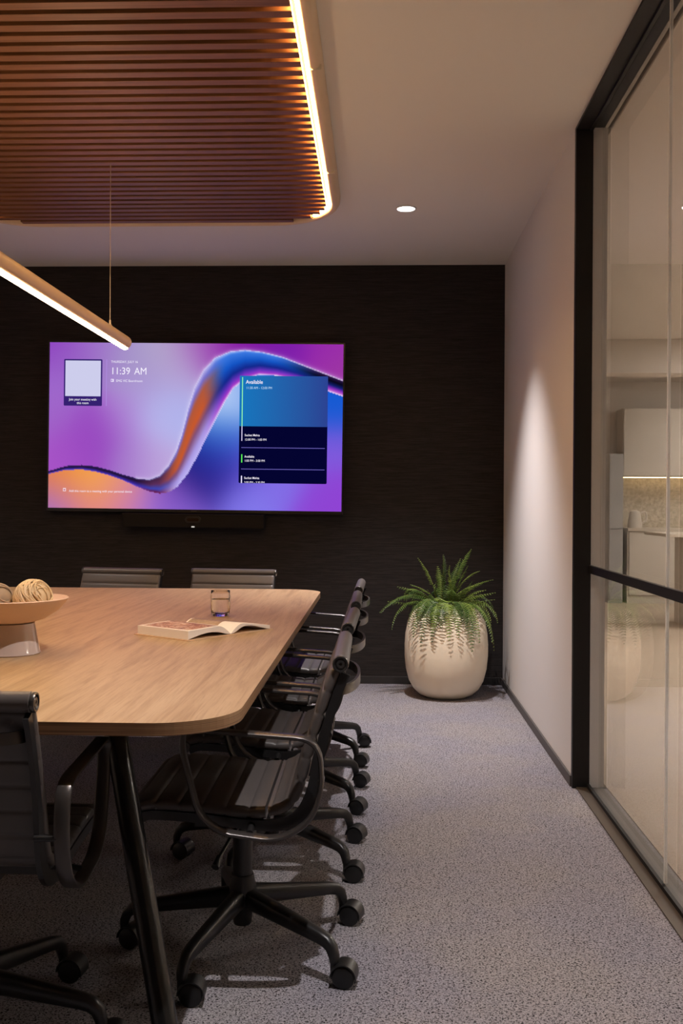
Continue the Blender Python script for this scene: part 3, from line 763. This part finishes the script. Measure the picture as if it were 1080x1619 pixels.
chair(-0.355, 2.645, R(0.5), -37, 'black ribbed chair tucked beside the rounded near corner of the table')
chair(-0.352, 3.325, R(-1.0), -36, 'black ribbed chair standing second from the near table corner on the long side')
chair(-0.350, 4.02, R(0.5), -37, 'black ribbed chair third from the near table corner on the long side')
chair(-0.350, 4.71, R(-0.5), -37, 'black ribbed chair at the end of the side row closest to the fern')
chair(-1.49, 5.355, R(90 - 12), 20, 'black ribbed chair behind the far table end, below the middle left of the screen')
chair(-0.845, 5.345, R(90 - 8), 30, 'black ribbed chair behind the far table end, straight behind the water glass')
chair(-0.900, 2.165, R(-90 + 1), -6, 'black ribbed chair seen from behind, pushed under the near end of the table')

# ------------------------------------------------------------------ potted fern
pt = thing('potted_fern', 'green fern in a rounded cream floor pot in the corner', 'plant', (0.413, 6.22, 0))
prof = [(0.001, 0), (0.125, 0.0), (0.135, 0.006), (0.165, 0.018), (0.20, 0.05), (0.228, 0.10), (0.246, 0.17), (0.254, 0.25), (0.255, 0.32), (0.250, 0.39), (0.238, 0.455), (0.218, 0.505), (0.198, 0.532), (0.180, 0.545), (0.170, 0.549), (0.162, 0.546), (0.158, 0.53), (0.165, 0.49), (0.165, 0.47), (0.001, 0.47)]
obj('pot', MB().lathe(prof, 64), M['pot'], pt, 60)
so = MB()
so.lathe([(0.001, 0.471), (0.163, 0.471), (0.163, 0.50), (0.10, 0.515), (0.001, 0.52)], 32)
obj('soil', so, M['soil'], pt, 60)
def frond(p0, p1, p2, p3, wid=0.045, az=0.0):
    """feathery frond along a cubic curve, leaflets both sides"""
    P = [Vector(q) for q in (p0, p1, p2, p3)]
    B = lambda t: P[0] * (1 - t) ** 3 + P[1] * 3 * t * (1 - t) ** 2 + P[2] * 3 * t * t * (1 - t) + P[3] * t ** 3
    D = lambda t: ((P[1] - P[0]) * (1 - t) ** 2 + (P[2] - P[1]) * 2 * t * (1 - t) + (P[3] - P[2]) * t * t).normalized()
    mb = MB()
    N = 18
    mb.tube([B(i / N) for i in range(N + 1)], [0.0022 * (1 - 0.75 * i / N) for i in range(N + 1)], 5, 1)
    L = sum((B((i + 1) / N) - B(i / N)).length for i in range(N)); n = max(12, int(L / 0.0140))
    tw = random.uniform(-0.6, 0.6)
    for i in range(n):
        t = 0.12 + 0.87 * i / (n - 1); p = B(t); d = D(t)
        side = Vector((-math.sin(az), math.cos(az), 0)); side = (side - d * side.dot(d)).normalized(); nr = d.cross(side).normalized()
        if nr.z < 0: nr = -nr
        if abs(nr.z) < 0.3 and nr.dot(Vector((math.cos(az), math.sin(az), 0))) < 0: nr = -nr
        q = Matrix.Rotation(tw * 0.7, 3, d); side = q @ side; nr = q @ nr
        prof_t = min(1, (t - 0.05) / 0.22) * (1 - max(0, (t - 0.5) / 0.53) ** 2.2) ** 0.9
        ln = max(0.92 * wid * prof_t * random.uniform(0.8, 1.15), 0.007)
        for s in (-1, 1):
            dirv = (side * s + d * 0.30 - nr * random.uniform(0.05, 0.35)).normalized()
            hw = 0.0026 + 0.0010 * prof_t
            a = p + d * -hw; b = p + d * hw; mid = p + dirv * ln * 0.55; tip = p + dirv * ln + d * 0.002 - nr * ln * 0.12
            up = nr * 0.0012
            o = len(mb.v)
            mb.v += [tuple(a), tuple(b), tuple(mid + d * hw * 0.9 - up), tuple(tip), tuple(mid - d * hw * 0.9 - up), tuple(mid + up * 1.5)]
            mb.f += [[o, o + 5, o + 4], [o, o + 1, o + 5], [o + 1, o + 2, o + 5], [o + 5, o + 2, o + 3], [o + 4, o + 5, o + 3]]; mb.mi += [0] * 5
    return mb
# tips in the pot's own axes: x right, y away, z up; measured from what each frond reaches
TIPS = [(-0.41, -0.08, 0.515, .05), (-0.40, 0.05, 0.50, .045), (-0.335, -0.10, 0.415, .035), (-0.30, 0.10, 0.66, .05), (-0.175, 0.03, 0.845, .035), (-0.24, -0.14, 0.62, .045), (-0.36, -0.02, 0.58, .05),
        (-0.02, 0.03, 0.865, .04), (0.02, 0.0, 0.80, .045), (0.155, 0.05, 0.90, .035), (0.13, 0.0, 0.80, .045), (0.20, -0.03, 0.77, .04), (0.09, 0.06, 0.84, .04), (-0.05, 0.08, 0.79, .04), (0.06, -0.05, 0.76, .045),
        (0.285, 0.0, 0.715, .035), (0.26, 0.10, 0.70, .04), (0.305, -0.08, 0.46, .045), (0.27, -0.12, 0.345, .04), (0.29, -0.03, 0.28, .04), (0.30, 0.08, 0.50, .04), (0.26, -0.20, 0.36, .035),
        (-0.21, -0.20, 0.385, .04), (-0.165, -0.25, 0.335, .04), (-0.10, -0.27, 0.42, .05), (-0.10, -0.25, 0.36, .045), (0.0, -0.28, 0.375, .04), (0.055, -0.275, 0.39, .04), (0.135, -0.275, 0.31, .045), (0.155, -0.26, 0.40, .045), (0.18, -0.25, 0.36, .035), (-0.05, -0.275, 0.45, .045), (0.10, -0.26, 0.46, .045), (-0.235, -0.15, 0.44, .04),
        (-0.10, 0.0, 0.72, .04), (0.0, -0.12, 0.68, .05), (0.10, -0.14, 0.63, .05), (-0.12, -0.12, 0.66, .05), (0.18, -0.14, 0.60, .045), (-0.20, 0.15, 0.62, .045), (0.05, 0.2, 0.66, .045), (0.18, 0.2, 0.6, .045), (-0.05, 0.24, 0.56, .045), (-0.28, -0.05, 0.66, .045), (0.23, -0.10, 0.66, .04), (0.02, -0.2, 0.60, .05), (-0.06, -0.2, 0.62, .05)]
rf = random.Random(11)
for k in range(16):
    a = rf.uniform(0, 2 * PI); q = rf.uniform(0.14, 0.30)
    TIPS.append((q * math.cos(a), q * math.sin(a), rf.uniform(0.50, 0.72) - 0.3 * (q - 0.14), rf.uniform(0.035, 0.05)))
for k, (tx, ty, tz, w) in enumerate(TIPS):
    a = math.atan2(ty, tx); r0 = random.uniform(0.01, 0.07)
    b0 = Vector((r0 * math.cos(a) + random.uniform(-0.02, 0.02), r0 * math.sin(a) + random.uniform(-0.02, 0.02), 0.50))
    e = Vector((tx, ty, tz)); hr = math.hypot(tx, ty)
    if ty < -0.19: w *= 1.25
    if tz < 0.58:      # arching over the rim and hanging
        c1 = b0 + Vector((0.25 * tx, 0.25 * ty, 0.16)); rad = max(hr * 0.98, 0.21)
        c2 = Vector((rad * math.cos(a), rad * math.sin(a), max(0.58, tz + 0.13)))
        if hr > 0.35: c2 = Vector((tx * 0.7, ty * 0.7, 0.66))
    else:
        c1 = b0 + Vector((0.12 * tx, 0.12 * ty, 0.45 * (tz - 0.5) + 0.03)); c2 = Vector((tx * 0.55, ty * 0.55, tz - 0.02 if hr > 0.2 else tz - 0.10))
    fm = frond(b0, c1, c2, e, w, a)
    link('frond', fm.mesh('frond', [M['frond'], M['stem']]), pt)

# ------------------------------------------------------------------ things on the table
ZT = 0.740
bw = thing('footed_bowl', 'blush footed bowl on the table holding woven balls', 'bowl', (-1.052, 2.855, ZT))
obj('bowl', MB().lathe([(0.001, 0.090), (0.055, 0.088), (0.095, 0.100), (0.130, 0.122), (0.152, 0.145), (0.160, 0.158), (0.158, 0.160), (0.149, 0.149), (0.126, 0.127), (0.092, 0.106), (0.055, 0.096), (0.001, 0.095)], 64), M['bowl'], bw, 60)
obj('pedestal', MB().lathe([(0.001, 0), (0.081, 0), (0.083, 0.003), (0.080, 0.010), (0.066, 0.088), (0.001, 0.089)], 48), M['pedestal'], bw, 50)
def straw_ball(x, y, z, r, mt, label, seed):
    rnd = random.Random(seed); mb = MB()
    mb.lathe([(0.001, -r * .93)] + [(r * .93 * math.cos(a), r * .93 * math.sin(a)) for a in [R(-80 + 20 * k) for k in range(9)]] + [(0.001, r * .93)], 24)
    for k in range(120):
        ax = Vector((rnd.gauss(0.62, .2), rnd.gauss(-0.35, .2), rnd.gauss(0.45, .2))).normalized(); u = ax.orthogonal().normalized(); v = ax.cross(u)
        off = rnd.uniform(-0.75, 0.75) * r; rr = math.sqrt(r * r - off * off) * 0.985; ph = rnd.uniform(0, 6.28); sp_ = rnd.uniform(1.8, 4.5)
        pts = [ax * off + (u * math.cos(ph + sp_ * i / 14) + v * math.sin(ph + sp_ * i / 14)) * rr for i in range(15)]
        mb.tube(pts, rnd.uniform(0.0012, 0.0032), 5)
    o = obj('woven_ball', mb, mt, None, 50, loc=(x, y, z)); tag(o, label, 'decorative ball', 'woven balls in the footed bowl')
straw_ball(-0.985, 2.845, ZT + 0.112 + 0.047, 0.054, M['rattan'], 'pale straw woven ball resting at the right of the footed bowl', 3)
straw_ball(-1.094, 2.855, ZT + 0.100 + 0.050, 0.050, M['rattan2'], 'darker woven ball beside the pale one in the bowl', 5)

gl = thing('water_glass', 'ribbed clear tumbler half full of water behind the book', 'glass', (-0.608, 3.862, ZT))
rings = []
NS = 72
def rib_ring(r, z, amp): return [(r * (1 + amp * math.cos(24 * 2 * PI * k / NS)) * math.cos(2 * PI * k / NS), r * (1 + amp * math.cos(24 * 2 * PI * k / NS)) * math.sin(2 * PI * k / NS), z) for k in range(NS)]
for r, z, a in ((0.001, 0.0, 0), (0.026, 0.0, 0), (0.031, 0.004, 0.0), (0.0345, 0.015, .02), (0.0370, 0.035, .02), (0.0372, 0.075, .02), (0.0360, 0.088, .0), (0.0362, 0.098, 0), (0.0350, 0.099, 0), (0.0342, 0.098, 0), (0.0340, 0.086, 0), (0.0350, 0.075, 0), (0.0348, 0.035, 0), (0.032, 0.018, 0), (0.028, 0.012, 0), (0.001, 0.011, 0)):
    rings.append(rib_ring(r, z, a))
obj('tumbler', MB().loft(rings, True, True), M['tumbler'], gl, 70)
obj('water', MB().lathe([(0.001, 0.0112), (0.0279, 0.0122), (0.0319, 0.0182), (0.0347, 0.0352), (0.0349, 0.066), (0.001, 0.066)], 48), M['water'], gl, 50)

# open book: local x runs along the spine, y across it
A_, B_, S1, Rr, S2 = Vector((-0.793, 3.30)), Vector((-0.600, 3.159)), Vector((-0.486, 3.307)), Vector((-0.366, 3.451)), Vector((-0.69, 3.47))
bk = thing('open_book', 'thick open picture book lying on the oak table', 'book', (-0.486, 3.307, ZT))
spd = (A_ - B_).normalized(); ang = math.atan2(spd.y, spd.x)   # direction of the spine, away from the reader
bk.rotation_euler = (0, 0, ang)
LP = 0.240; WL = 0.19; WR = 0.19      # page height along spine, page widths
obj('cover', MB().box((-0.008, 0.0, 0.0), (LP + 0.008, WL + 0.008, 0.003)).box((-0.008, -WR - 0.008, 0.0), (LP + 0.008, 0, 0.003)), M['cover'], bk)
def pages(sign, wid, hmax, sag):
    n = 16; top = []
    for i in range(n + 1):
        t = i / n
        z = 0.0035 + hmax * (math.sin(min(1.0, t / 0.30) * PI / 2)) * (1 - sag * max(0, (t - 0.3) / 0.7)) + 0.0008
        top.append((sign * t * wid, z))
    return top
def book_block(name, sign, wid, hmax, sag, under):
    tp = pages(sign, wid, hmax, sag); bot = [(y_, 0.0035 + under * max(0.0, (z_ - 0.0043)) * math.sin(PI * min(1, abs(y_) / wid)) * 0.9) for y_, z_ in tp]
    rings = [[(xx, y_, z_) for y_, z_ in tp] + [(xx, y_, z_) for y_, z_ in bot[::-1]] for xx in (0, LP)]
    return obj(name, MB().loft(rings, True, True), M['paper'], bk, 40), tp
lb, tpL = book_block('page_block', 1, WL, 0.030, 0.12, 0.55)
rb, tpR = book_block('page_block', -1, WR, 0.030, 0.62, 0.88)
def picture(name, tp, x0, x1, i0, i1, stops, seed):
    rings = [[(xx, y_, z_ + 0.0006) for y_, z_ in tp[i0:i1 + 1]] for xx in (x0, x1)]
    P_ = mat(name, (0.5, 0.3, 0.2, 1), 0.45); q = NT(P_)
    q.base(q.ramp(q.noise(q.coords((1, 1.7, 1)), 20, 4, 0.7, 1.5), stops))
    mb = MB().loft(rings, False, False)
    return obj(name, mb, P_, bk, 40)
picture('photo_page', tpL, 0.014, LP - 0.014, 4, 15, [(0.36, (0.03, 0.015, 0.012, 1)), (0.44, (0.25, 0.08, 0.025, 1)), (0.52, (0.42, 0.18, 0.06, 1)), (0.60, (0.72, 0.58, 0.42, 1)), (0.68, (0.14, 0.06, 0.03, 1))], 1)
picture('photo_page', tpR, 0.085, LP - 0.008, 2, 14, [(0.3, (0.16, 0.09, 0.055, 1)), (0.5, (0.28, 0.17, 0.10, 1)), (0.7, (0.42, 0.28, 0.18, 1))], 2)
